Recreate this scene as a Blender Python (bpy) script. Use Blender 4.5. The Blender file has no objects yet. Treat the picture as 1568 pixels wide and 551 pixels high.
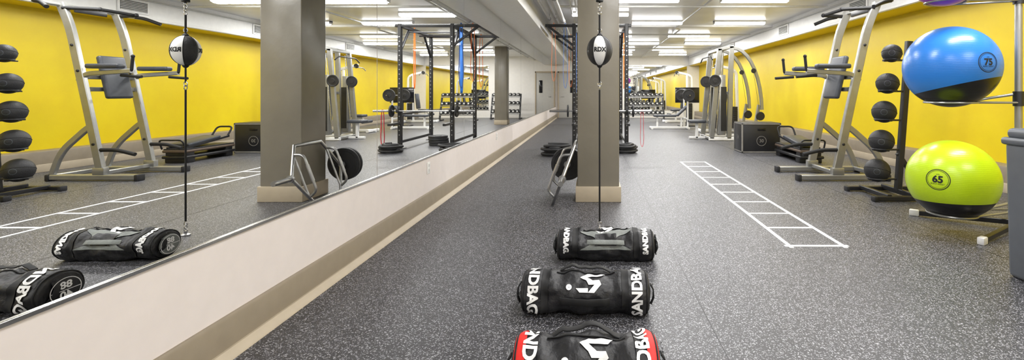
import bpy, bmesh, math, random
from mathutils import Vector, Matrix, Euler, noise
random.seed(4)
V=Vector
scene=bpy.context.scene
# ------------------------------------------------------------------ materials
def new_mat(name):
    m=bpy.data.materials.new(name); m.use_nodes=True
    nt=m.node_tree; b=nt.nodes['Principled BSDF']
    return m,nt,b
def mat(name,col,rough=.5,metal=0,var=.12,scale=12,bump=0,bscale=60,coat=0):
    m,nt,b=new_mat(name)
    tc=nt.nodes.new('ShaderNodeTexCoord'); n=nt.nodes.new('ShaderNodeTexNoise')
    n.inputs['Scale'].default_value=scale; n.inputs['Detail'].default_value=4
    nt.links.new(tc.outputs['Object'],n.inputs['Vector'])
    r=nt.nodes.new('ShaderNodeValToRGB')
    lo=[c*(1-var) for c in col]; hi=[min(1,c*(1+var)) for c in col]
    r.color_ramp.elements[0].color=(*lo,1); r.color_ramp.elements[1].color=(*hi,1)
    r.color_ramp.elements[0].position=.3; r.color_ramp.elements[1].position=.7
    nt.links.new(n.outputs['Fac'],r.inputs['Fac']); nt.links.new(r.outputs['Color'],b.inputs['Base Color'])
    b.inputs['Roughness'].default_value=rough; b.inputs['Metallic'].default_value=metal
    b.inputs['Coat Weight'].default_value=coat
    if bump:
        n2=nt.nodes.new('ShaderNodeTexNoise'); n2.inputs['Scale'].default_value=bscale; n2.inputs['Detail'].default_value=3
        nt.links.new(tc.outputs['Object'],n2.inputs['Vector'])
        bp=nt.nodes.new('ShaderNodeBump'); bp.inputs['Strength'].default_value=bump; bp.inputs['Distance'].default_value=.01
        nt.links.new(n2.outputs['Fac'],bp.inputs['Height']); nt.links.new(bp.outputs['Normal'],b.inputs['Normal'])
    return m
M={}
M['black']=mat('black_powdercoat',(.016,.016,.018),.4)
M['rubber']=mat('black_rubber',(.018,.018,.02),.55,bump=.3,bscale=120)
M['nylon']=mat('black_nylon',(.011,.011,.013),.5,bump=.7,bscale=28,var=.25)
M['web']=mat('black_webbing',(.008,.008,.009),.7)
M['grey_patch']=mat('grey_fabric',(.20,.215,.205),.7,bump=.3,bscale=80)
M['red']=mat('red_fabric',(.75,.02,.015),.6)
M['print']=mat('white_print',(.85,.85,.85),.6,var=.03)
M['silver']=mat('silver_paint',(.34,.34,.325),.30,metal=.6,var=.05)
M['chrome']=mat('chrome',(.62,.62,.62),.2,metal=1,var=.04)
M['steel']=mat('brushed_steel',(.42,.42,.42),.35,metal=1)
M['pad']=mat('charcoal_vinyl',(.05,.055,.066),.42)
M['whitep']=mat('white_paint',(.86,.86,.85),.4,var=.03)
M['wall']=mat('offwhite_wall_paint',(.75,.69,.67),.55,var=.02,bump=.05,bscale=30)
M['wallb']=mat('back_wall_paint',(.82,.80,.77),.6,var=.02)
M['taupe']=mat('taupe_trim',(.27,.225,.165),.5,var=.05)
M['taupe_l']=mat('light_taupe_trim',(.45,.38,.28),.5,var=.04)
M['pillar']=mat('taupe_pillar_paint',(.205,.185,.145),.26,var=.07,scale=3,bump=.3,bscale=7)
M['pipe']=mat('pipe_paint',(.66,.66,.64),.35,var=.05)
M['orange']=mat('orange_band',(.9,.2,.02),.5)
M['blueb']=mat('blue_band',(.02,.16,.6),.5)
M['redb']=mat('red_band',(.7,.02,.05),.5)
M['bin']=mat('grey_plastic',(.10,.11,.125),.35,var=.05)
M['wood']=mat('plyo_edge',(.25,.24,.22),.6)
M['tan']=mat('step_deck_brown',(.10,.07,.05),.6)
M['door']=mat('door_paint',(.50,.49,.46),.5,var=.03)
M['screen']=mat('screen_glass',(.01,.01,.012),.12)
M['ceil']=mat('ceiling_paint',(.86,.86,.855),.34,var=.07,scale=1.3,bump=.3,bscale=5)
# yellow wall
m,nt,b=new_mat('yellow_wall_paint')
tc=nt.nodes.new('ShaderNodeTexCoord'); n=nt.nodes.new('ShaderNodeTexNoise'); n.inputs['Scale'].default_value=1.3; n.inputs['Detail'].default_value=7
n.inputs['Roughness'].default_value=.6
nt.links.new(tc.outputs['Object'],n.inputs['Vector'])
r=nt.nodes.new('ShaderNodeValToRGB'); r.color_ramp.elements[0].position=.3; r.color_ramp.elements[1].position=.72
r.color_ramp.elements[0].color=(.74,.54,.001,1); r.color_ramp.elements[1].color=(.81,.63,.002,1)
nt.links.new(n.outputs['Fac'],r.inputs['Fac']); nt.links.new(r.outputs['Color'],b.inputs['Base Color'])
b.inputs['Roughness'].default_value=.45
n2=nt.nodes.new('ShaderNodeTexNoise'); n2.inputs['Scale'].default_value=6; nt.links.new(tc.outputs['Object'],n2.inputs['Vector'])
bp=nt.nodes.new('ShaderNodeBump'); bp.inputs['Strength'].default_value=.12; bp.inputs['Distance'].default_value=.02
nt.links.new(n2.outputs['Fac'],bp.inputs['Height']); nt.links.new(bp.outputs['Normal'],b.inputs['Normal'])
M['yellow']=m
# floor
m,nt,b=new_mat('speckled_rubber_floor')
tc=nt.nodes.new('ShaderNodeTexCoord')
v=nt.nodes.new('ShaderNodeTexVoronoi'); v.inputs['Scale'].default_value=215
nt.links.new(tc.outputs['Object'],v.inputs['Vector'])
sx=nt.nodes.new('ShaderNodeSeparateColor'); nt.links.new(v.outputs['Color'],sx.inputs[0])
r=nt.nodes.new('ShaderNodeValToRGB'); e=r.color_ramp.elements
e[0].position=.0; e[0].color=(.030,.030,.034,1); e[1].position=1; e[1].color=(.44,.44,.47,1)
x=e.new(.74); x.color=(.050,.050,.055,1); x=e.new(.84); x.color=(.17,.17,.185,1)
nt.links.new(sx.outputs[0],r.inputs['Fac'])
n=nt.nodes.new('ShaderNodeTexNoise'); n.inputs['Scale'].default_value=.9; n.inputs['Detail'].default_value=3
nt.links.new(tc.outputs['Object'],n.inputs['Vector'])
mr=nt.nodes.new('ShaderNodeMapRange'); mr.inputs['To Min'].default_value=.85; mr.inputs['To Max'].default_value=1.15
nt.links.new(n.outputs['Fac'],mr.inputs['Value'])
mx=nt.nodes.new('ShaderNodeVectorMath'); mx.operation='SCALE'
nt.links.new(r.outputs['Color'],mx.inputs[0]); nt.links.new(mr.outputs['Result'],mx.inputs['Scale'])
nt.links.new(mx.outputs[0],b.inputs['Base Color'])
b.inputs['Roughness'].default_value=.44
bp=nt.nodes.new('ShaderNodeBump'); bp.inputs['Strength'].default_value=.2; bp.inputs['Distance'].default_value=.002
nt.links.new(v.outputs['Distance'],bp.inputs['Height']); nt.links.new(bp.outputs['Normal'],b.inputs['Normal'])
M['floor']=m
# mirror
m,nt,b=new_mat('mirror_glass'); b.inputs['Base Color'].default_value=(.90,.91,.90,1); b.inputs['Metallic'].default_value=1; b.inputs['Roughness'].default_value=0
M['mirror']=m
# light
m,nt,b=new_mat('lamp_diffuser'); b.inputs['Base Color'].default_value=(1,1,1,1)
b.inputs['Emission Color'].default_value=(1,.99,.98,1); b.inputs['Emission Strength'].default_value=18
M['glow']=m
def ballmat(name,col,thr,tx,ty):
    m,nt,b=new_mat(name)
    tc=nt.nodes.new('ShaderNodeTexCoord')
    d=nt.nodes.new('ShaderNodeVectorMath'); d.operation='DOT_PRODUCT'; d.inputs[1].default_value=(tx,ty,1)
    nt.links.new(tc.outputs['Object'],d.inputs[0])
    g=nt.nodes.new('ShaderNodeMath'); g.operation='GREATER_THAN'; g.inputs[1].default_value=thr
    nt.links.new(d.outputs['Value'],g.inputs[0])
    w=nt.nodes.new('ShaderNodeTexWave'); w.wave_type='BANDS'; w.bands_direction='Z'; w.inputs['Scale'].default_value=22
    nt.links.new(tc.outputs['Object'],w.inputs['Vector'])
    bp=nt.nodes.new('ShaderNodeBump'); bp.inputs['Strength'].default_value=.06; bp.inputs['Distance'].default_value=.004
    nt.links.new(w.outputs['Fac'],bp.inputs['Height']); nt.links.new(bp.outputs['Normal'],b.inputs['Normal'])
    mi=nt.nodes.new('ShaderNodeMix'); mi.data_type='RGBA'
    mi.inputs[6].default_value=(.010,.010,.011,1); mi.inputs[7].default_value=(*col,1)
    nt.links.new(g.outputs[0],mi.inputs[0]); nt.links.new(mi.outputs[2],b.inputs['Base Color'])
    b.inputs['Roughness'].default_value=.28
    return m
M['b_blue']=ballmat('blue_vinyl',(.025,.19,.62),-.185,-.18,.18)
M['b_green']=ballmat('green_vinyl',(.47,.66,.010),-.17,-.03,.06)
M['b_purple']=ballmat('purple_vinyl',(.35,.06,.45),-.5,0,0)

# ------------------------------------------------------------------ builder
def fillet(pts,r=.08,n=5):
    pts=[V(p) for p in pts]; out=[pts[0]]
    for i in range(1,len(pts)-1):
        a,p,c=pts[i-1],pts[i],pts[i+1]
        d1=(a-p); d2=(c-p); rr=min(r,d1.length*.49,d2.length*.49)
        A=p+d1.normalized()*rr; C=p+d2.normalized()*rr
        for k in range(n+1):
            t=k/n; out.append(A*(1-t)**2+p*2*t*(1-t)+C*t*t)
    out.append(pts[-1]); return out
class B:
    def __init__(s,name,origin=(0,0,0)):
        s.name=name; s.o=V(origin); s.v=[]; s.f=[]; s.fm=[]; s.mats=[]
    def mi(s,m):
        m=M[m] if isinstance(m,str) else m
        if m not in s.mats: s.mats.append(m)
        return s.mats.index(m)
    def raw(s,vs,fs,m,fmf=None):
        o=len(s.v); s.v+= [V(p) for p in vs]; i=s.mi(m) if m else 0
        for f in fs:
            s.f.append([a+o for a in f])
            if fmf:
                c=sum((V(vs[a]) for a in f),V())/len(f); s.fm.append(s.mi(fmf(c)))
            else: s.fm.append(i)
    def bm(s,bm,m,mx=None):
        if mx is not None: bmesh.ops.transform(bm,matrix=mx,verts=bm.verts)
        bm.verts.index_update()
        s.raw([v.co.copy() for v in bm.verts],[[v.index for v in f.verts] for f in bm.faces],m); bm.free()
    def box(s,c,size,m,rot=(0,0,0),bev=.004,seg=2):
        bm=bmesh.new(); bmesh.ops.create_cube(bm,size=1)
        bmesh.ops.scale(bm,vec=V(size),verts=bm.verts)
        if bev:
            bev=min(bev,min(size)*.45)
            bmesh.ops.bevel(bm,geom=bm.edges[:],offset=bev,segments=seg,profile=.5,affect='EDGES')
        s.bm(bm,m,Matrix.Translation(V(c))@Euler(rot).to_matrix().to_4x4())
    def sweep(s,pts,prof,m,up=None,closed=False):
        pts=[V(p) for p in pts]; n=len(pts); rings=[]; nn=None
        for i,p in enumerate(pts):
            if closed: ti=(p-pts[i-1]).normalized(); to=(pts[(i+1)%n]-p).normalized()
            else:
                ti=(p-pts[i-1]).normalized() if i>0 else None
                to=(pts[i+1]-p).normalized() if i<n-1 else None
                if ti is None: ti=to
                if to is None: to=ti
            t=(ti+to).normalized()
            if up is not None: nn=V(up)-t*V(up).dot(t); nn.normalize()
            else:
                if nn is None:
                    a=V((0,0,1)) if abs(t.z)<.9 else V((1,0,0)); nn=(a-t*a.dot(t)).normalized()
                else: nn=(nn-t*nn.dot(t)).normalized()
            bb=t.cross(nn); mm=to-ti; ch=max(.4,t.dot(ti))
            ring=[]
            for a,b_ in prof:
                off=nn*a+bb*b_
                if mm.length>1e-4:
                    mu=mm.normalized(); off+=mu*off.dot(mu)*(1/ch-1)
                ring.append(p+off)
            rings.append(ring)
        k=len(prof); vs=[q for r in rings for q in r]; fs=[]
        for i in range(n if closed else n-1):
            for j in range(k):
                fs.append([i*k+j,i*k+(j+1)%k,((i+1)%n)*k+(j+1)%k,((i+1)%n)*k+j])
        if not closed:
            fs.append([j for j in range(k)][::-1]); fs.append([(n-1)*k+j for j in range(k)])
        s.raw(vs,fs,m)
    def tube(s,pts,r,m,seg=12,closed=False,up=None):
        s.sweep(pts,[(r*math.cos(2*math.pi*i/seg),r*math.sin(2*math.pi*i/seg)) for i in range(seg)],m,up,closed)
    def bar(s,pts,w,h,m,up,c=.2):
        a,b_=w/2,h/2; k=min(a,b_)*c*1.5
        s.sweep(pts,[(a,b_-k),(a-k,b_),(-a+k,b_),(-a,b_-k),(-a,-b_+k),(-a+k,-b_),(a-k,-b_),(a,-b_+k)],m,up)
    def lathe(s,prof,c,axis,m,seg=32,fmf=None):
        axis=V(axis).normalized(); q=axis.to_track_quat('Z','Y').to_matrix(); vs=[];fs=[]
        for r,z in prof:
            for i in range(seg):
                a=2*math.pi*i/seg; vs.append(V(c)+q@V((r*math.cos(a),r*math.sin(a),z)))
        for i in range(len(prof)-1):
            for j in range(seg): fs.append([i*seg+j,i*seg+(j+1)%seg,(i+1)*seg+(j+1)%seg,(i+1)*seg+j])
        if prof[0][0]>1e-6: fs.append(list(range(seg))[::-1])
        if prof[-1][0]>1e-6: fs.append([(len(prof)-1)*seg+j for j in range(seg)])
        s.raw(vs,fs,m,fmf)
    def sph(s,c,r,m,sc=(1,1,1),seg=32,fmf=None):
        bm=bmesh.new(); bmesh.ops.create_uvsphere(bm,u_segments=seg,v_segments=seg//2+4,radius=r)
        for v in bm.verts: v.co=V((v.co.x*sc[0],v.co.y*sc[1],v.co.z*sc[2]))+V(c)
        bm.verts.index_update()
        s.raw([v.co.copy() for v in bm.verts],[[v.index for v in f.verts] for f in bm.faces],m if not fmf else None,fmf); bm.free()
    def torus(s,c,R,r,m,axis=(0,0,1),seg=36,sc=(1,1)):
        q=V(axis).normalized().to_track_quat('Z','Y').to_matrix()
        s.tube([V(c)+q@V((R*sc[0]*math.cos(2*math.pi*i/seg),R*sc[1]*math.sin(2*math.pi*i/seg),0)) for i in range(seg)],r,m,seg=8,closed=True,up=q@V((0,0,1)))
    def plate(s,c,R,t,m='rubber',axis=(0,1,0)):
        h=t/2
        s.lathe([(.028,-h),(R*.35,-h),(R*.38,-h*.6),(R*.78,-h*.6),(R*.82,-h),(R*.97,-h),(R,-h*.7),(R,h*.7),(R*.97,h),(R*.82,h),(R*.78,h*.6),(R*.38,h*.6),(R*.35,h),(.028,h)],c,axis,m,40)
    def text(s,txt,size,fn,m,bold=.0,rot=0,cut=.02):
        cu=bpy.data.curves.new('t','FONT'); cu.body=txt; cu.size=size; cu.align_x='CENTER'; cu.align_y='CENTER'; cu.offset=bold; cu.resolution_u=3
        ob=bpy.data.objects.new('t',cu); scene.collection.objects.link(ob)
        dg=bpy.context.evaluated_depsgraph_get(); me=bpy.data.meshes.new_from_object(ob.evaluated_get(dg))
        bm=bmesh.new(); bm.from_mesh(me); bpy.data.objects.remove(ob); bpy.data.curves.remove(cu); bpy.data.meshes.remove(me)
        if len(bm.verts)==0: bm.free(); return
        bmesh.ops.rotate(bm,cent=(0,0,0),matrix=Matrix.Rotation(rot,3,'Z'),verts=bm.verts)
        s.flat(bm,fn,m,cut)
    def flat(s,bm,fn,m,cut=.02):
        for ax in (0,1):
            lo=min(v.co[ax] for v in bm.verts); hi=max(v.co[ax] for v in bm.verts); k=lo+cut
            while k<hi:
                no=V((1,0,0)) if ax==0 else V((0,1,0))
                bmesh.ops.bisect_plane(bm,geom=bm.verts[:]+bm.edges[:]+bm.faces[:],plane_co=no*k,plane_no=no); k+=cut
        for v in bm.verts: v.co=fn(v.co.x,v.co.y)
        s.bm(bm,m)
    def poly(s,pl,fn,m,cut=.012):
        bm=bmesh.new(); bm.faces.new([bm.verts.new((p[0],p[1],0)) for p in pl]); s.flat(bm,fn,m,cut)
    def ringmark(s,R,w,fn,m,seg=40):
        vs=[];fs=[]
        for i in range(seg):
            a=2*math.pi*i/seg
            for rr in (R,R+w): vs.append(fn(rr*math.cos(a),rr*math.sin(a)))
        for i in range(seg): j=(i+1)%seg; fs.append([2*i,2*i+1,2*j+1,2*j])
        s.raw(vs,fs,m)
    def done(s,smooth=True,ang=38):
        me=bpy.data.meshes.new(s.name); me.from_pydata([v-s.o for v in s.v],[],s.f)
        for m in s.mats: me.materials.append(m)
        me.polygons.foreach_set('material_index',s.fm)
        if smooth:
            me.polygons.foreach_set('use_smooth',[True]*len(me.polygons))
        me.update()
        if smooth: me.set_sharp_from_angle(angle=math.radians(ang))
        ob=bpy.data.objects.new(s.name,me); ob.location=s.o; scene.collection.objects.link(ob); return ob
def simplebox(name,lo,hi,m,bev=0):
    b=B(name,((lo[0]+hi[0])/2,(lo[1]+hi[1])/2,lo[2]))
    b.box([(lo[i]+hi[i])/2 for i in range(3)],[hi[i]-lo[i] for i in range(3)],m,bev=bev); return b.done()

XL=-1.674; XR=5.2; YB=22.0; YF=-2.6; H=2.95; MB=.545
# ------------------------------------------------------------------ shell
simplebox('floor',(XL-.1,YF-.1,-.1),(XR+.1,YB+.1,0),'floor')
simplebox('ceiling',(XL-.1,YF-.1,H),(XR+.1,YB+.1,H+.1),'ceil')
simplebox('wall_left',(XL-.1,YF,0),(XL,YB,H),'wall')
simplebox('wall_right',(XR,YF,0),(XR+.1,YB,H),'yellow')
simplebox('wall_back',(XL-.1,YB,0),(XR+.1,YB+.1,H),'wallb')
simplebox('wall_front',(XL-.1,YF-.1,0),(XR+.1,YF,H),'wallb')
b=B('baseboard_left',(XL,10,0))
b.sweep([(XL,YF,0),(XL,YB,0)],[(0,0),(.18,0),(.18,.010),(.165,.018),(.035,.020),(.035,0)],'taupe',up=(0,0,1))
b.sweep([(XL,YF,0),(XL,YB,0)],[(0,0),(.036,0),(.036,.030),(.025,.042),(.006,.062),(0,.064)],'taupe_l',up=(0,0,1))
b.done()
b=B('baseboard_right',(XR,10,0))
b.box((XR-.12,9.7,.16),(.24,24.5,.32),'taupe',bev=.02)
b.box((XR-.245,9.7,.06),(.02,24.5,.12),'taupe_l',bev=.006); b.done()
# soffits
b=B('trim_soffit_right',(4.9,10,2.5))
b.box((4.70,9.7,(2.5+H)/2),(.03,24.5,H-2.5),'whitep',bev=0)
b.box((4.96,9.7,2.512),(.5,24.5,.024),'yellow',bev=0)
b.box((4.675,9.7,2.53),(.03,24.5,.05),'whitep',bev=.006)
b.tube([(4.66,-2,2.86),(4.66,21.8,2.86)],.014,'pipe')
b.done()
for y in (4.6,8.0,11.1,15.2):
    b=B('air_vent',(4.67,y,2.7)); b.box((4.672,y,2.72),(.02,.55,.24),'whitep')
    b.box((4.6605,y,2.72),(.003,.48,.18),'black',bev=0)
    for k in range(7): b.box((4.655,y,2.64+k*.027),(.012,.47,.010),'pipe',rot=(0,.6,0),bev=0)
    b.done()
simplebox('trim_soffit_left',(XL,YF,2.56),(-1.08,YB,H),'whitep',bev=.01)
b=B('ceiling_conduit_pipes',(-.6,8,2.85))
for x,z,r in ((-.92,2.84,.03),(-.78,2.87,.022),(-.62,2.80,.045),(-.40,2.9,.016),(-.3,2.9,.016)):
    b.tube([(x,YF+.05,z),(x,YB-.05,z)],r,'pipe')
    y=0.5
    while y<21: b.torus((x,y,z),r+.004,.006,'steel',axis=(0,1,0),seg=16); b.tube([(x,y,z+r),(x,y,H)],.006,'steel',seg=6); y+=2.4
for y,x1 in ((8.9,4.6),(13.2,4.6),(17.5,4.6)):
    b.tube(fillet([(-.62,y-.4,2.88),(-.62,y,2.88),(x1,y,2.88)],.12),.022,'pipe')
b.tube(fillet([(2.2,3,2.9),(2.2,12,2.9),(2.4,12.3,2.9),(2.4,21.9,2.9)],.1),.02,'pipe')
b.done()
for y in (6.9,11.8,16.4): simplebox('ceiling_beam',(-1.08,y,2.90),(4.68,y+.22,H+.01),'ceil',bev=.01)
# mirrors
b=B('wall_mirror',(XL,10,MB)); y=-1.32
while y<21.5:
    y2=min(y+2.44,21.6)
    b.box((XL+.004,(y+y2)/2,(MB+2.56)/2),(.006,y2-y-.008,2.56-MB),'mirror',bev=0); y=y2
b.box((XL+.008,10.1,MB),(.016,23,.016),'chrome',bev=.002)
b.done(False)
b=B('back_wall_mirror',(2.9,YB,.5)); b.box((2.35,YB-.005,1.45),(1.5,.008,2.1),'mirror',bev=0); b.box((3.86,YB-.005,1.45),(1.5,.008,2.1),'mirror',bev=0)
b.box((3.1,YB-.01,2.52),(3.06,.02,.03),'chrome'); b.box((3.1,YB-.01,.385),(3.06,.02,.03),'chrome'); b.done(False)
# door
DX=-1.12
b=B('door_1',(DX,YB,0))
b.box((DX,YB-.035,1.08),(.86,.05,2.16),'door',bev=.004)
for x in (DX-.45,DX+.45): b.box((x,YB-.045,1.11),(.06,.08,2.22),'taupe_l')
b.box((DX,YB-.045,2.2),(.96,.08,.07),'taupe_l'); b.box((DX+.2,YB-.065,1.5),(.16,.02,.6),'screen')
b.tube([(DX-.3,YB-.1,1.02),(DX-.18,YB-.1,1.02)],.012,'steel'); b.tube([(DX-.3,YB-.1,1.02),(DX-.3,YB-.045,1.02)],.012,'steel'); b.done()
for y in (4.7,8.1):
    b=B('wall_outlet',(XL,y,.41)); b.box((XL+.004,y,.43),(.008,.075,.12),'whitep',bev=.003)
    for z in (.405,.455): b.box((XL+.009,y,z),(.003,.03,.028),'pipe',bev=.001)
    b.done()
# pillars
for py in (5.26,17.5):
    b=B('pillar',(.08,py,0)); b.box((.08,py,H/2),(.46,.46,H-.002),'pillar',bev=.012,seg=3)
    b.box((.08,py,.085),(.50,.50,.17),'taupe_l',bev=.008); b.done()
# ladder tape
b=B('agility_ladder_floor_marking',(1.76,5.7,0))
for x in (1.555,1.975): b.box((x,5.745,.0015),(.034,4.42,.003),'print',bev=0)
for i in range(10): b.box((1.765,3.58+i*.4822,.002),(.50 if i==0 else .42,.034,.003),'print',bev=0)
b.done(False)
b=B('floor_seam_strip',(1,8,0))
for x in (.62,3.0): b.box((x,9.7,.0005),(.005,24.4,.001),'black',bev=0)
b.done(False)

# ------------------------------------------------------------------ lights
def fixture(x,y,L=1.24,p=37):
    b=B('fluorescent_light',(x,y,H-.09))
    b.box((x,y,H-.02),(L,.16,.04),'whitep',bev=.004)
    b.sweep([(x-L/2+.02,y,H-.04),(x+L/2-.02,y,H-.04)],[(0,.07),(-.03,.065),(-.05,.03),(-.05,-.03),(-.03,-.065),(0,-.07)],'glow',up=(0,0,1))
    for sx in (-1,1): b.box((x+sx*(L/2-.008),y,H-.045),(.016,.15,.075),'whitep')
    o=b.done()
    l=bpy.data.lights.new('lamp','AREA'); l.shape='RECTANGLE'; l.size=L-.1; l.size_y=.12; l.energy=p; l.color=(1,.99,.98)
    lo=bpy.data.objects.new('lamp',l); scene.collection.objects.link(lo); lo.parent=o; lo.location=(0,0,-.012)
for y in (-1.2,1.2,3.6,6.0):  # rows out of view; the ones around the camera are added for lighting
    fixture(.9,y); fixture(3.4,y)
for y,xs in ((8.4,(1.0,3.0)),(9.9,(.2,)),(11.1,(1.6,3.6)),(13.6,(.6,2.9)),(15.6,(1.7,3.8)),(17.9,(1.1,3.0)),(20.2,(1.2,3.6))):
    for x in xs: fixture(x,y)

# ------------------------------------------------------------------ sandbags
def sandbag(cx,cy,L,R,rot,kind):
    b=B('sandbag',(cx,cy,0)); q=Matrix.Rotation(rot,3,'Z'); zc=.86*R; hl=L/2
    seed=V((cx*7,cy*11,kind*3))
    def rad(x,th):
        a=abs(x)/hl
        r=R*(1-.07*math.exp(-((abs(x)-.215)/.018)**2)-.12*math.exp(-((abs(x)-.13)/.035)**2)*max(0,math.sin(th)))
        r*=1-.16*max(0,(a-.86)/.14)**2
        nz=noise.noise(seed+V((x*9,math.cos(th)*1.6,math.sin(th)*1.6)))*.024+noise.noise(seed*2+V((x*28,math.cos(th)*3,math.sin(th)*3)))*.009
        return r+nz*(1-a**6)
    def loc(x,y,z): return q@V((x,y,0))+V((cx,cy,z))
    def S(x,th,off=0,k=1):
        r=(rad(x,th))*k+off
        return loc(x,-r*math.cos(th)*1.16,max(.003,zc+r*math.sin(th)*.93))
    n=48;xs=[-hl+L*i/56 for i in range(57)]
    vs=[];fs=[]
    def ring(x,k): 
        for j in range(n): vs.append(S(x,2*math.pi*j/n,0,k))
    ends=[.02,.45,.8,.94]
    for k in ends: ring(-hl-.016*(1-k),k)
    for x in xs: ring(x,1)
    for k in ends[::-1]: ring(hl+.016*(1-k),k)
    nr=len(vs)//n
    for i in range(nr-1):
        for j in range(n): fs.append([i*n+j,i*n+(j+1)%n,(i+1)*n+(j+1)%n,(i+1)*n+j])
    b.raw(vs,fs,'nylon')
    def patch(f0,f1,t0,t1,m,off=.004,nu=14,nt_=16):
        v=[];f=[]
        for a in range(nt_+1):
            th=t0+(t1-t0)*a/nt_; x0,x1=f0(th),f1(th)
            for c in range(nu+1):
                v.append(S(x0+(x1-x0)*c/nu,th,off))
        for a in range(nt_):
            for c in range(nu):
                i=a*(nu+1)+c; f.append([i,i+1,i+nu+2,i+nu+1])
        b.raw(v,f,m)
    D=math.radians
    for x in (-.215,.215): patch(lambda t:x-.019,lambda t:x+.019,D(-35),D(215),'web',.004,3,40)
    for x in (-hl+.012,hl-.012): b.tube([S(x,2*math.pi*j/40,.002) for j in range(40)],.005,'web',seg=6,closed=True)
    if kind==2:
        for sgn in (-1,1): patch(lambda t:sgn*(hl-.05) ,lambda t:sgn*(hl-.004),D(-30),D(210),'red',.004,3,30)
    def emblem(fn):
        b.poly([(-.055,.030),(-.02,.055),(.075,.055),(.055,.030)],fn,'print')
        b.poly([(-.055,.030),(-.020,.030),(.010,.004),(-.022,.004)],fn,'print')
        b.poly([(-.022,.004),(.045,.004),(.055,-.018),(-.010,-.018)],fn,'print')
        b.poly([(.020,-.018),(.055,-.018),(.020,-.055),(-.012,-.055)],fn,'print')
        b.poly([(-.075,-.035),(-.012,-.035),(-.012,-.055),(-.055,-.055)],fn,'print')
    if kind==0:
        cen=D(38)
        def w(t): return .06+.11*min(1,abs(t-cen)/D(34))**1.5
        patch(lambda t:-w(t)-.01,lambda t:w(t)+.01,D(2),D(80),'grey_patch',.005)
        patch(lambda t:-.075,lambda t:.075,D(16),D(60),'nylon',.009)
        emblem(lambda u,v:S(u,D(100)+v/R,.007))
    for tt,rise in ((D(28),.016),(D(95),.018)):
        pts=[]
        for i in range(15):
            t=i/14; x=-.13+.26*t; pts.append(S(x,tt,.006+rise*math.sin(math.pi*t)**.6))
        if kind==0: 
            if tt<1: b.bar(pts,.034,.007,'grey_patch',up=(S(0,tt+.2,0)-S(0,tt,0)))
        elif tt>1: b.bar([S(-.14+.28*i/14,D(112),.006+.018*math.sin(math.pi*i/14)**.6) for i in range(15)],.034,.007,'web',up=(0,1,0))
    if kind: 
        b.bar([S(-.13+.26*i/14,D(2),.006+.014*math.sin(math.pi*i/14)**.6) for i in range(15)],.036,.007,'web',up=(0,0,1))
    b.tube([S(-.16+.32*i/16,D(90),.004) for i in range(17)],.004,'web',seg=6)
    for sgn in (-1,1):
        b.bar([S(sgn*hl,D(60),.0,.75)+q@V((sgn*.008,0,0)), S(sgn*hl,D(40),.0,.5)+q@V((sgn*.026,0,0)),S(sgn*hl,D(-10),.0,.5)+q@V((sgn*.026,0,0)),S(sgn*hl,D(-35),0,.75)+q@V((sgn*.008,0,0))],.03,.006,'web',up=q@V((0,1,0)))
    if kind>0:
        emblem(lambda u,v:S(u*1.05+.03,D(52)+v/R*1.05,.0065))
        b.ringmark(.002,.013,lambda u,v:S(u-.085,D(36)+v/R,.006),'print')
    b.text('SANDBAG.',.076 if kind else .05,lambda u,v:S(hl-.065+u,D(48)+v/R,.0065),'print',.003,math.pi/2)
    b.text('SANDBAG.',.076 if kind else .05,lambda u,v:S(-hl+.065+u,D(48)+v/R,.0065),'print',.003,-math.pi/2)
    for sgn in (-1,1):
        def E(u,v,sgn=sgn): return loc(sgn*(hl+.0205),sgn*u,zc+v*.86)
        def E2(u,v): return E(u,v)+q@V((sgn*.004,0,0))
        k=R/.125
        if kind==0:
            v_=[E(0,0)]+[E(.092*math.cos(2*math.pi*i/32)*k,.092*math.sin(2*math.pi*i/32)*k)-q@V((sgn*.004,0,0)) for i in range(32)]
            b.raw(v_,[[0,i+1,(i+1)%32+1] for i in range(32)],'grey_patch')
        b.ringmark(.082*k,.004,E2,'print'); b.text('88',.068*k,lambda u,v:E2(u,v+.034*k),'print',.002); b.text('40',.068*k,lambda u,v:E2(u,v-.034*k),'print',.002)
        b.raw([E2(-.08*k,.002),E2(.08*k,.002),E2(.08*k,-.002),E2(-.08*k,-.002)],[[0,1,2,3]],'print')
    b.done(ang=60)
sandbag(.105,3.33,.69,.114,-.02,0)
sandbag(-.03,2.545,.69,.116,-.03,1)
sandbag(-.02,1.885,.585,.108,.02,2)

# ------------------------------------------------------------------ speed ball
x,y,z=.072,3.84,1.555
b=B('double_end_punching_ball',(x,y,0))
def gore(c):
    a=math.degrees(math.atan2(c.x-x,-(c.y-y)))%360
    k=int(((a+32)%360)//60)
    return 'print' if k%2==0 else 'rubber'
b.sph((x,y,z),.105,None,(1,1,1.2),48,gore)
for k in range(6):
    a=math.radians(28+60*k); b.tube([V((x+.1055*math.cos(t)*math.sin(a),y-.1055*math.cos(t)*math.cos(a),z+.127*math.sin(t))) for t in [math.radians(-88+176*i/20) for i in range(21)]],.002,'web',seg=6)
for az in (0,-120,120):
    a0=math.radians(az)
    def fn(u,v): 
        a=a0+u/.105; c=math.cos(v/.12); return V((x+.1075*c*math.sin(a),y-.1075*c*math.cos(a),z+.129*math.sin(v/.12)))
    b.text('RDX',.048,fn,'web',.002)
b.lathe([(.0,-.012),(.02,-.01),(.024,0),(.012,.014),(0,.016)],(x,y,z+.13),(0,0,1),'web',20)
b.lathe([(.0,-.012),(.02,-.01),(.024,0),(.012,.014),(0,.016)],(x,y,z-.13),(0,0,-1),'web',20)
b.tube([(x,y,z+.14),(x,y,z+.30)],.008,'web'); b.torus((x,y,z+.17),.016,.004,'chrome',(0,1,0),16)
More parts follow.
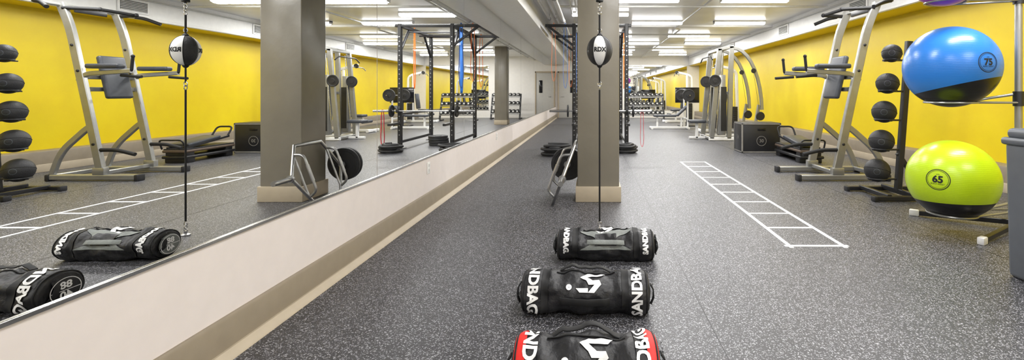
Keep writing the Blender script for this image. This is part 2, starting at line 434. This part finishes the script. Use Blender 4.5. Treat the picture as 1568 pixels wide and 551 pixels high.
for i,zz in enumerate((.315,.34,.365,.39)): b.torus((x,y,z+zz),.013,.004,'chrome',(i%2,1-i%2,0),14,(1,1.3))
b.tube([(x,y,z+.4),(x,y,2.7)],.006,'web'); b.lathe([(.03,0),(.03,.03),(.012,.05)],(x,y,z+.41),(0,0,1),'web',16)
for i in range(8): b.torus((x,y,2.72+i*.026),.012,.004,'chrome',(i%2,1-i%2,0),14,(1,1.3))
b.lathe([(.04,0),(.04,.02)],(x,y,H-.022),(0,0,1),'steel',20)
b.tube([(x,y,z-.14),(x,y,z-.27)],.007,'web')
for i,zz in enumerate((.28,.31)): b.torus((x,y,z-zz),.015,.004,'chrome',(i%2,1-i%2,0),14,(1,1.3))
b.tube([(x,y,z-.33),(x,y,.12)],.0075,'web')
for i,zz in enumerate((.1,.07,.045)): b.torus((x,y,zz),.013,.004,'chrome',(i%2,1-i%2,0),14,(1,1.3))
b.lathe([(.035,0),(.035,.012),(.012,.02),(.012,.04)],(x,y,0),(0,0,1),'steel',20)
b.done()

# ------------------------------------------------------------------ hex trap bar leaning on pillar
b=B('hex_trap_bar',(-.29,5.1,0)); dv=V((.25,0,.66)).normalized(); C=V((-.292,5.1,.325)); nv=V((-dv.z,0,dv.x))
P=lambda s_,t,o=0: C+V((0,s_,0))+dv*t+nv*o
b.tube([P(*p) for p in ((-.46,0),(-.24,.33),(.24,.33),(.46,0),(.24,-.33),(-.24,-.33))],.0175,'steel',closed=True,seg=14,up=nv)
for sg in (-1,1):
    b.tube([P(sg*.44,0),P(sg*.73,0)],.025,'steel',20); b.tube([P(sg*.47,0),P(sg*.49,0)],.04,'steel',20)
    b.tube(fillet([P(sg*.3,.24),P(sg*.3,.2,.1),P(sg*.3,-.2,.1),P(sg*.3,-.24)],.05),.014,'steel')
    b.tube([P(sg*.3,.09,.1),P(sg*.3,-.09,.1)],.018,'steel')
    b.tube([P(sg*.3,.24),P(sg*.3,-.24)],.012,'steel')
b.plate(P(.53,0),.20,.035); b.plate(P(.58,0),.20,.035); b.tube([P(.605,0),P(.63,0)],.035,'chrome',20)
b.done()

# ------------------------------------------------------------------ power tower
def power_tower():
    b=B('power_tower_dip_station',(3.45,6.6,0)); ya,yb=6.24,6.95; ym=(ya+yb)/2; up=(0,1,0)
    for y in (ya,yb):
        b.bar([(2.82,y,.05),(4.05,y,.05)],.09,.07,'silver',up)
        for xx in (2.83,4.04): b.box((xx,y,.045),(.05,.12,.09),'rubber',bev=.012)
        b.bar(fillet([(3.34,y,.08),(3.49,y,.8),(3.77,y,2.1),(3.90,y,2.42)],.25),.06,.11,'silver',up)
        b.bar(fillet([(4.02,y,.08),(3.90,y,.40),(3.56,y,.70),(3.47,y,.76)],.2),.05,.075,'silver',up)
        b.box((3.36,y,.13),(.16,.08,.1),'silver',bev=.01)
        b.bar(fillet([(3.66,y,1.36),(3.56,y,1.46),(2.94,y,1.50)],.1),.05,.06,'silver',up)
        b.box((3.30,y,1.565),(.46,.12,.065),'pad',bev=.025,seg=4)
        b.tube(fillet([(3.01,y,1.5),(2.94,y,1.5),(2.92,y,1.70)],.03),.019,'web'); b.sph((2.92,y,1.70),.024,'web',seg=12)
        b.tube([(3.08,y,1.44),(2.80,y,1.42)],.02,'web')
        b.tube(fillet([(3.41,y,.42),(3.14,y,.42),(2.89,y,.36)],.08),.026,'web')
        for p in ((3.43,.5),(3.64,1.5),(3.72,1.85)): b.lathe([(.018,0),(.018,.01),(.01,.016)],(p[0],y-.03,p[1]),(0,-1,0),'black',12)
    for p in ((4.0,.06),(3.36,.1),(3.64,1.42),(3.60,1.25)):
        b.bar([(p[0],ya,p[1]),(p[0],yb,p[1])],.06,.06,'silver',(0,0,1))
    b.box((3.53,ym,1.42),(.075,.36,.62),'pad',rot=(0,.23,0),bev=.03,seg=4)
    b.box((3.585,ym,1.41),(.03,.2,.45),'black',rot=(0,.23,0))
    b.tube([(3.90,ya-.32,2.40),(3.90,yb+.32,2.40)],.022,'silver')
    for y,sg in ((ya,-1),(yb,1)):
        b.tube(fillet([(3.90,y+sg*.3,2.4),(3.78,y+sg*.34,2.38),(3.60,y+sg*.42,2.30)],.05),.026,'web')
        b.tube([(3.86,y+sg*.02,2.36),(3.48,y-sg*.1,2.36)],.026,'web'); b.sph((3.48,y-sg*.1,2.36),.03,'web',seg=12)
    b.tube([(3.50,ya+.1,2.36),(3.50,yb-.1,2.36)],.024,'web')
    b.box((3.88,ym,2.36),(.03,.42,.07),'black',bev=.006)
    b.done()
power_tower()

# ------------------------------------------------------------------ medicine ball rack
b=B('medicine_ball_rack',(3.5,5.3,0)); y0=5.32
b.bar([(3.57,y0,.06),(3.70,y0,1.80)],.06,.07,'black',(0,1,0))
for y in (y0-.27,y0+.27): 
    b.bar([(3.12,y,.035),(3.92,y,.035)],.06,.05,'black',(0,1,0))
    for xx in (3.13,3.91): b.box((xx,y,.03),(.04,.08,.06),'rubber',bev=.01)
b.bar([(3.57,y0-.27,.06),(3.57,y0+.27,.06)],.06,.05,'black',(0,0,1)); b.bar([(3.3,y0-.27,.05),(3.3,y0+.27,.05)],.05,.05,'black',(0,0,1))
b.bar([(3.57,y0,.5),(3.86,y0,.06)],.04,.05,'black',(0,1,0))
for i,(bx,bz,br) in enumerate(((3.33,.30,.135),(3.38,.64,.132),(3.41,.98,.128),(3.45,1.31,.12),(3.50,1.66,.105))):
    rr=br*.75; zr=bz-br*.68
    b.torus((bx,y0,zr),rr,.009,'black',seg=28)
    px_=3.57+.13*(zr-.06)/1.74
    b.bar([(px_,y0,zr-.01),(bx-.1,y0,zr-.012)],.035,.02,'black',(0,1,0))
    b.bar([(bx,y0-.12,zr-.012),(bx,y0+.12,zr-.012)],.035,.015,'black',(1,0,0))
    b.sph((bx,y0,bz),br,'rubber',seg=36)
    b.torus((bx,y0,bz),br,.003,'web',axis=(.3,.2,1))
    b.ringmark(.03,.004,lambda u,v:V((bx,y0,bz))+(br+.001)*(V((-.54,-.84,0))+V((.84,-.54,0))*u/br+V((0,0,1))*v/br).normalized(),'bin')
b.done()

# ------------------------------------------------------------------ exercise balls + rack
def exball(c,R,m,label,dr,du,lr):
    c=V(c); b=B('exercise_ball',c); b.sph(c,R,m,seg=96)
    if label:
        d=(V((0,0,1.2))-c).normalized(); rt=V((0,0,1)).cross(d).normalized()
        d0=(d+rt*dr+V((0,0,1))*du).normalized(); rt=V((0,0,1)).cross(d0).normalized(); uu=d0.cross(rt)
        fn=lambda u,v:c+(R+.0015)*(d0+rt*u/R+uu*v/R).normalized()
        b.text(label,lr*.95,fn,'web',.003); b.ringmark(lr*.9,.003,fn,'web'); b.ringmark(lr*1.02,.006,fn,'web')
        b.text('BURST RESIST',lr*.2,lambda u,v:fn(u,v-lr*.45),'web'); b.text('cm',lr*.25,lambda u,v:fn(u,v+lr*.55),'web')
    return b.done(ang=80)
CB=V((3.26,4.15,1.435)); CG=V((3.10,3.93,.46)); CP=V((3.18,4.1,2.27))
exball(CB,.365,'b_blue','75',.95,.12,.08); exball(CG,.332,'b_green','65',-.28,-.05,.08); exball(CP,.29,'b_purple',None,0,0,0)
b=B('exercise_ball_rack',(3.74,4.0,0)); px_,py_=3.76,4.02
b.tube([(px_,py_,.04),(px_,py_,2.7)],.028,'silver',20); b.sph((px_,py_,2.7),.032,'black',seg=16)
for c,R in ((CB,.365),(CG,.332),(CP,.29)):
    a=R*.52; zz=c.z-math.sqrt(R*R-a*a)-.010
    b.torus((c.x,c.y,zz),a+.004,.009,'silver',seg=48)
    b.tube(fillet([(px_,py_,zz+.08),(c.x+R*.8,c.y,zz+.03),(c.x+a*.98,c.y,zz)],.1),.012,'silver'); b.tube([(px_,py_+.03,zz),(c.x+a*.6,c.y+a*.78,zz)],.009,'silver'); b.tube([(px_,py_-.02,zz),(c.x+a*.7,c.y-a*.70,zz)],.009,'silver')
    b.lathe([(.04,-.03),(.04,.10)],(px_,py_,zz),(0,0,1),'black',20)
for d in ((-.66,-.40),(.35,-.35),(.35,.45),(-.6,.45)):
    e=V((px_+d[0],py_+d[1],.03)); b.bar([(px_,py_,.06),e],.045,.035,'black',(0,0,1)); b.box(e,(.08,.05,.06),'whitep',bev=.01,rot=(0,0,math.atan2(d[1],d[0])))
b.done()
# bin
b=B('grey_waste_bin',(2.98,2.7,0)); 
bm=bmesh.new(); bmesh.ops.create_cube(bm,size=1); bmesh.ops.scale(bm,vec=(.5,.64,.88),verts=bm.verts)
for v_ in bm.verts:
    if v_.co.z<0: v_.co.x*=.95; v_.co.y*=.96
bmesh.ops.bevel(bm,geom=bm.edges[:],offset=.03,segments=4,profile=.5,affect='EDGES'); b.bm(bm,'bin',Matrix.Translation((2.975,2.70,.44)))
b.box((2.975,2.70,.885),(.53,.67,.05),'bin',bev=.02,seg=3); b.box((2.975,2.70,.935),(.49,.63,.07),'bin',bev=.03,seg=4)
b.box((2.975,2.37,.80),(.3,.02,.10),'black',bev=.008)
b.done()

# ------------------------------------------------------------------ plyo box
b=B('plyometric_box',(3.40,9.4,0)); ox,oy=.05,-.25
def pb(c,*a,**k): b.box((c[0]+ox,c[1]+oy,c[2]),*a,**k)
pb((3.35,9.62,.30),(.78,.5,.60),'black',bev=.008)
for z in (.02,.58): 
    pb((3.35,9.368,z),(.78,.006,.022),'wood',bev=0); pb((2.958,9.62,z),(.006,.5,.022),'wood',bev=0)
for x in (2.97,3.73): pb((x,9.368,.3),(.022,.006,.58),'wood',bev=0)
for y in (9.38,9.86): pb((2.958,y,.3),(.006,.022,.58),'wood',bev=0)
pb((3.35,9.367,.47),(.16,.004,.045),'screen',bev=.001)
b.ringmark(.09,.008,lambda u,v:V((3.35+u+ox,9.3675+oy,.24+v)),'wood'); b.text('30',.09,lambda u,v:V((3.35+u+ox,9.3672+oy,.24+v)),'wood')
b.text('24',.12,lambda u,v:V((2.9565+ox,9.62-u+oy,.3+v)),'wood')
b.done()
# aerobic step + bench
b=B('aerobic_step_platform',(3.75,8.3,0))
for z,w in ((.10,.42),(.20,.40)):
    b.box((3.75,8.3,z),(w,1.1,.05),'black' if z<.15 else 'tan',bev=.02,seg=3)
    for yy in (7.88,8.72): b.box((3.75,yy,z-.055),(w-.03,.16,.09),'black',bev=.015)
b.box((3.75,8.3,.235),(.38,1.06,.022),'rubber',bev=.006)
b.bar([(3.60,7.8,.25),(3.60,8.75,.38)],.03,.04,'black',(1,0,0)); b.bar([(3.90,7.8,.25),(3.90,8.75,.38)],.03,.04,'black',(1,0,0))
b.box((3.75,8.2,.345),(.34,.7,.05),'pad',rot=(.13,0,0),bev=.02)
b.tube(fillet([(3.60,8.7,.36),(3.60,8.85,.55),(3.90,8.85,.55),(3.90,8.7,.36)],.08),.016,'web')
b.tube(fillet([(3.55,7.76,.24),(3.55,7.70,.40),(3.95,7.70,.40),(3.95,7.76,.24)],.06),.014,'black')
b.done()

# ------------------------------------------------------------------ rig
b=B('power_rack_rig',(.2,10.7,0)); X0,X1,Y0,Y1,T=-.36,.76,9.8,11.7,2.68
for x in (X0,X1):
    for y in (Y0,Y1):
        b.bar([(x,y,0),(x,y,T)],.085,.085,'black',(1,0,0)); b.box((x,y,.008),(.2,.2,.016),'black',bev=.004)
        z=.3
        while z<2.5: b.lathe([(.012,0),(.012,.003)],(x,y-.043,z),(0,-1,0),'steel',8); z+=.1
    b.bar([(x,Y0,T-.04),(x,Y1,T-.04)],.075,.075,'black',(0,0,1)); b.bar([(x,Y0,.15),(x,Y1,.15)],.06,.06,'black',(0,0,1))
    b.bar([(x,Y0+.05,.75),(x,Y1-.05,.75)],.05,.05,'black',(0,0,1))
    b.bar([(x,Y0+.02,2.1),(x,Y0+.5,T-.05)],.05,.05,'black',(1,0,0)); b.bar([(x,Y1-.02,2.1),(x,Y1-.5,T-.05)],.05,.05,'black',(1,0,0))
for y in (Y0,Y1):
    b.bar([(X0-.62,y,T-.04),(X1+.1,y,T-.04)],.06,.075,'black',(0,0,1))
    b.bar([(X0,y,2.2),(X0-.55,y,T-.06)],.05,.05,'black',(0,1,0))
for y in (10.2,10.9): b.tube([(X0,y,2.55),(X1,y,2.55)],.017,'black')
b.bar([(X0-.58,Y0,T-.04),(X0-.58,Y1,T-.04)],.06,.06,'black',(0,0,1))
for x in (X0,X1):
    b.box((x,Y0-.06,.84),(.06,.05,.14),'black',bev=.006); b.box((x,Y0-.12,.79),(.06,.10,.02),'black'); b.box((x,Y0-.165,.82),(.06,.015,.07),'black')
    b.bar([(x,Y0-.04,.55),(x,Y0-.55,.55)],.05,.06,'black',(0,0,1))
b.done()
b=B('barbell',(.2,9.69,.83)); bz=.816; by=9.68
b.tube([(-.88,by,bz),(1.28,by,bz)],.0145,'chrome'); 
for s_,e in ((-.88,-.46),(.86,1.28)): b.tube([(s_,by,bz),(e,by,bz)],.025,'chrome',20)
for x in (-.49,.89): b.plate((x,by,bz),.13,.03,'rubber',(1,0,0))
b.done()
b=B('weight_plate_stack',(.2,10.6,0))
for i in range(4): b.plate((.15+.01*i,10.5,.03+.055*i),.225-.01*(i==3),.05,'rubber',(0,0,1))
b.done()
def coil(name,c,R,turns,r=.022):
    b=B(name,c); pts=[]
    for i in range(int(turns*20)):
        a=2*math.pi*i/20; k=i/20
        pts.append(V(c)+V(((R+.05*math.sin(k*2.3)+.02*math.sin(a*3))*math.cos(a)*1.2,(R+.05*math.cos(k*1.7))*math.sin(a),r+k*r*1.1*(.8 if k<3 else 1))))
    b.tube(pts,r,'rubber',seg=8); b.done()
coil('battle_rope_coil',(-.68,8.75,0),.17,6.4,.026); coil('battle_rope_coil',(.70,9.15,0),.14,5.3,.026)
def band(c,top,bot,w,m,wd=.03,ax='x'):
    b=B('resistance_band',(c[0],c[1],top)); n=24; pts=[]
    for i in range(n):
        a=2*math.pi*i/n; sx=math.cos(a)*w*(1.0 if math.sin(a)<0 else .75); sz=math.sin(a)
        zz=(top+bot)/2+(top-bot)/2*(abs(sz)**.6)*(1 if sz>0 else -1)
        pts.append(V((c[0]+(sx if ax=='x' else 0),c[1]+(0 if ax=='x' else sx),zz)))
    d=wd/2; t=.003
    b.sweep(pts,[(d,t),(-d,t),(-d,-t),(d,-t)],m,up=(0,1,0) if ax=='x' else (1,0,0),closed=True); b.done()
band((-.80,9.8,0),2.70,1.45,.05,'orange'); band((-.55,9.8,0),2.70,1.3,.05,'blueb',.05); band((-.52,11.7,0),2.70,1.35,.05,'orange',.04)
band((1.08,9.68,0),.845,.06,.04,'redb'); band((X0,10.5,0),2.70,1.2,.05,'blueb',.05,'y'); band((X1,10.6,0),2.70,1.3,.05,'orange',.02,'y')

# ------------------------------------------------------------------ functional trainer with curved arms
b=B('functional_trainer_cable_machine',(3.6,12,0)); up=(0,1,0)
for y in (11.45,12.35):
    b.bar([(2.95,y,.05),(4.25,y,.05)],.08,.08,'whitep',up)
    b.bar([(3.02,y,.06),(3.22,y,2.30)],.08,.12,'silver',up)
    b.bar([(3.45,y,.06),(3.52,y,2.36)],.08,.12,'silver',up)
    b.bar([(3.18,y,2.28),(3.56,y,2.36)],.08,.08,'silver',up)
    b.box((3.27,y,.9),(.16,.16,1.5),'silver',bev=.01)
    b.box((3.3,y-.085,.8),(.14,.01,1.1),'black',bev=0)
    pts=[(3.5,y,2.34)]+[(3.56+.72*math.sin(t),y,.72+1.6*math.cos(t)**1.0) for t in [math.radians(8+ i*10) for i in range(9)]]
    b.bar(pts,.06,.08,'silver',up)
    b.bar([(4.2,y,.9),(4.05,y,.06)],.06,.07,'silver',up)
    b.lathe([(.01,-.02),(.10,-.02),(.11,0),(.10,.02),(.01,.02)],(4.22,y-.06,.62),(0,1,0),'black',24)
    b.lathe([(.01,-.015),(.06,-.015),(.06,.015),(.01,.015)],(4.05,y-.06,1.75),(0,1,0),'black',20)
    b.tube([(4.05,y-.06,1.7),(4.2,y-.06,.72)],.004,'web',seg=6)
    b.tube([(3.12,y-.07,.3),(3.28,y-.07,2.2)],.012,'chrome')
    b.plate((3.08,y-.1,1.5),.15,.04)
for p in ((3.2,2.28),(3.54,2.36),(3.0,.06),(4.2,.06),(3.5,1.2)): b.bar([(p[0],11.45,p[1]),(p[0],12.35,p[1])],.07,.07,'silver',(0,0,1))
b.tube(fillet([(3.0,11.3,2.02),(3.0,11.5,2.12),(3.0,12.3,2.12),(3.0,12.5,2.02)],.08),.016,'black')
b.box((2.75,11.9,.46),(.42,.34,.08),'pad',bev=.03,seg=3); b.bar([(2.75,11.9,.42),(2.75,11.9,.03)],.07,.07,'whitep',(1,0,0)); b.bar([(2.55,11.9,.04),(3.2,11.9,.04)],.07,.06,'whitep',up)
b.done()
def station(x,y,name,flip=1):
    b=B(name,(x,y,0)); up=(0,1,0)
    b.bar([(x-.7*flip,y,.05),(x+.7*flip,y,.05)],.08,.08,'whitep',up); b.bar([(x+.6*flip,y-.4,.05),(x+.6*flip,y+.4,.05)],.08,.08,'whitep',(1,0,0)); b.bar([(x-.6*flip,y-.35,.05),(x-.6*flip,y+.35,.05)],.08,.08,'whitep',(1,0,0))
    b.bar(fillet([(x+.55*flip,y,.06),(x+.5*flip,y,1.9),(x-.15*flip,y,2.05)],.2),.08,.08,'whitep',up)
    b.bar([(x+.3*flip,y,.06),(x+.3*flip,y,1.98)],.07,.07,'whitep',up)
    for k in range(12): b.box((x+.42*flip,y,.15+k*.055),(.14,.32,.05),'black',bev=.004)
    for yy in (-.1,.1): b.tube([(x+.42*flip,y+yy,.1),(x+.42*flip,y+yy,1.85)],.011,'chrome')
    b.box((x-.15*flip,y,.5),(.42,.36,.08),'pad',bev=.03,seg=3); b.box((x+.12*flip,y,.86),(.08,.32,.62),'pad',rot=(0,.12*flip,0),bev=.03,seg=3)
    b.bar([(x-.15*flip,y,.05),(x-.15*flip,y,.46)],.07,.07,'whitep',up)
    for yy in (-.11,.11): b.tube([(x-.42*flip,y-.28 if yy<0 else y+.28,.32),(x-.42*flip,y,.32)],.05,'pad')
    b.bar([(x-.2*flip,y,.45),(x-.42*flip,y,.3)],.05,.05,'whitep',up)
    b.tube(fillet([(x-.13*flip,y-.5,1.9),(x-.13*flip,y-.35,1.98),(x-.13*flip,y+.35,1.98),(x-.13*flip,y+.5,1.9)],.06),.015,'chrome')
    b.lathe([(.01,-.02),(.07,-.02),(.07,.02),(.01,.02)],(x-.12*flip,y-.05,2.02),(0,1,0),'black',20)
    b.done()
station(3.95,14.0,'lat_pulldown_machine'); station(3.6,18.6,'leg_extension_machine'); 
b=B('weight_bench',(2.6,15.2,0))
b.bar([(2.0,15.2,.05),(3.2,15.2,.05)],.07,.07,'whitep',(0,1,0))
for xx in (2.0,3.2): b.bar([(xx,14.95,.04),(xx,15.45,.04)],.07,.07,'whitep',(0,0,1)); 
for xx in (2.2,3.0): b.bar([(xx,15.2,.05),(xx,15.2,.4)],.06,.06,'whitep',(0,1,0))
b.box((2.45,15.2,.44),(.75,.28,.07),'pad',bev=.025,seg=3); b.box((3.02,15.2,.6),(.48,.28,.07),'pad',rot=(0,-.75,0),bev=.025,seg=3)
for yy in (14.9,15.5): b.bar([(3.15,yy,.05),(3.15,yy,1.1)],.05,.05,'whitep',(0,1,0))
b.bar([(3.15,14.9,.35),(3.15,15.5,.35)],.05,.05,'whitep',(0,0,1)); b.tube([(3.12,14.4,1.12),(3.12,16.0,1.12)],.014,'chrome')
b.plate((3.12,14.6,1.12),.2,.05); b.plate((3.12,15.8,1.12),.2,.05); b.done()
b=B('television_on_stand',(3.45,16.4,0)); b.box((3.45,16.4,1.12),(.86,.05,.55),'screen',bev=.01); b.box((3.45,16.43,1.12),(.5,.06,.3),'black')
b.bar([(3.45,16.47,.02),(3.45,16.47,1.2)],.06,.05,'black',(0,1,0)); b.box((3.45,16.47,.02),(.6,.45,.03),'black',bev=.01); b.done()
def dbrack(x0,x1,y):
    b=B('dumbbell_rack',((x0+x1)/2,y,0))
    for x in (x0,x1):
        b.bar([(x,y-.25,.03),(x,y+.3,.03)],.07,.06,'black',(1,0,0)); b.bar([(x,y-.2,.03),(x,y+.2,1.15)],.07,.07,'black',(1,0,0))
    for i in range(3):
        z=.28+i*.38; yy=y-.12+i*.13
        for dy in (-.09,.09): b.bar([(x0,yy+dy,z+dy*.3),(x1,yy+dy,z+dy*.3)],.05,.03,'steel',(0,0,1))
        n=int((x1-x0)/.17)
        for k in range(n):
            x=x0+.1+(x1-x0-.2)*k/(n-1); r=.085-.010*i
            b.tube([(x,yy-.09,z+.09),(x,yy+.09,z+.09)],.014,'chrome',seg=10)
            for sg in (-1,1): b.tube([(x,yy+sg*.07,z+.09),(x,yy+sg*.17,z+.09)],r,'rubber',seg=6); b.lathe([(r*.5,0),(r*.5,.003)],(x,yy+sg*.171,z+.09),(0,sg,0),'pipe',12)
    b.done()
dbrack(1.6,3.1,19.6); dbrack(-.1,1.2,20.9)

# ------------------------------------------------------------------ world + camera
w=bpy.data.worlds.new('world'); scene.world=w; w.use_nodes=True
w.node_tree.nodes['Background'].inputs[0].default_value=(.8,.85,.9,1); w.node_tree.nodes['Background'].inputs[1].default_value=.3
scene.view_settings.view_transform='Standard'; scene.view_settings.look='None'
scene.view_settings.exposure=.12
cam=bpy.data.cameras.new('camera'); co=bpy.data.objects.new('camera',cam); scene.collection.objects.link(co)
co.location=(0,0,1.2); co.rotation_euler=(math.pi/2,0,0); cam.sensor_width=36; cam.lens=16.07
cam.shift_x=-.0772; cam.shift_y=-.0851; cam.clip_start=.05; cam.clip_end=200
scene.camera=co
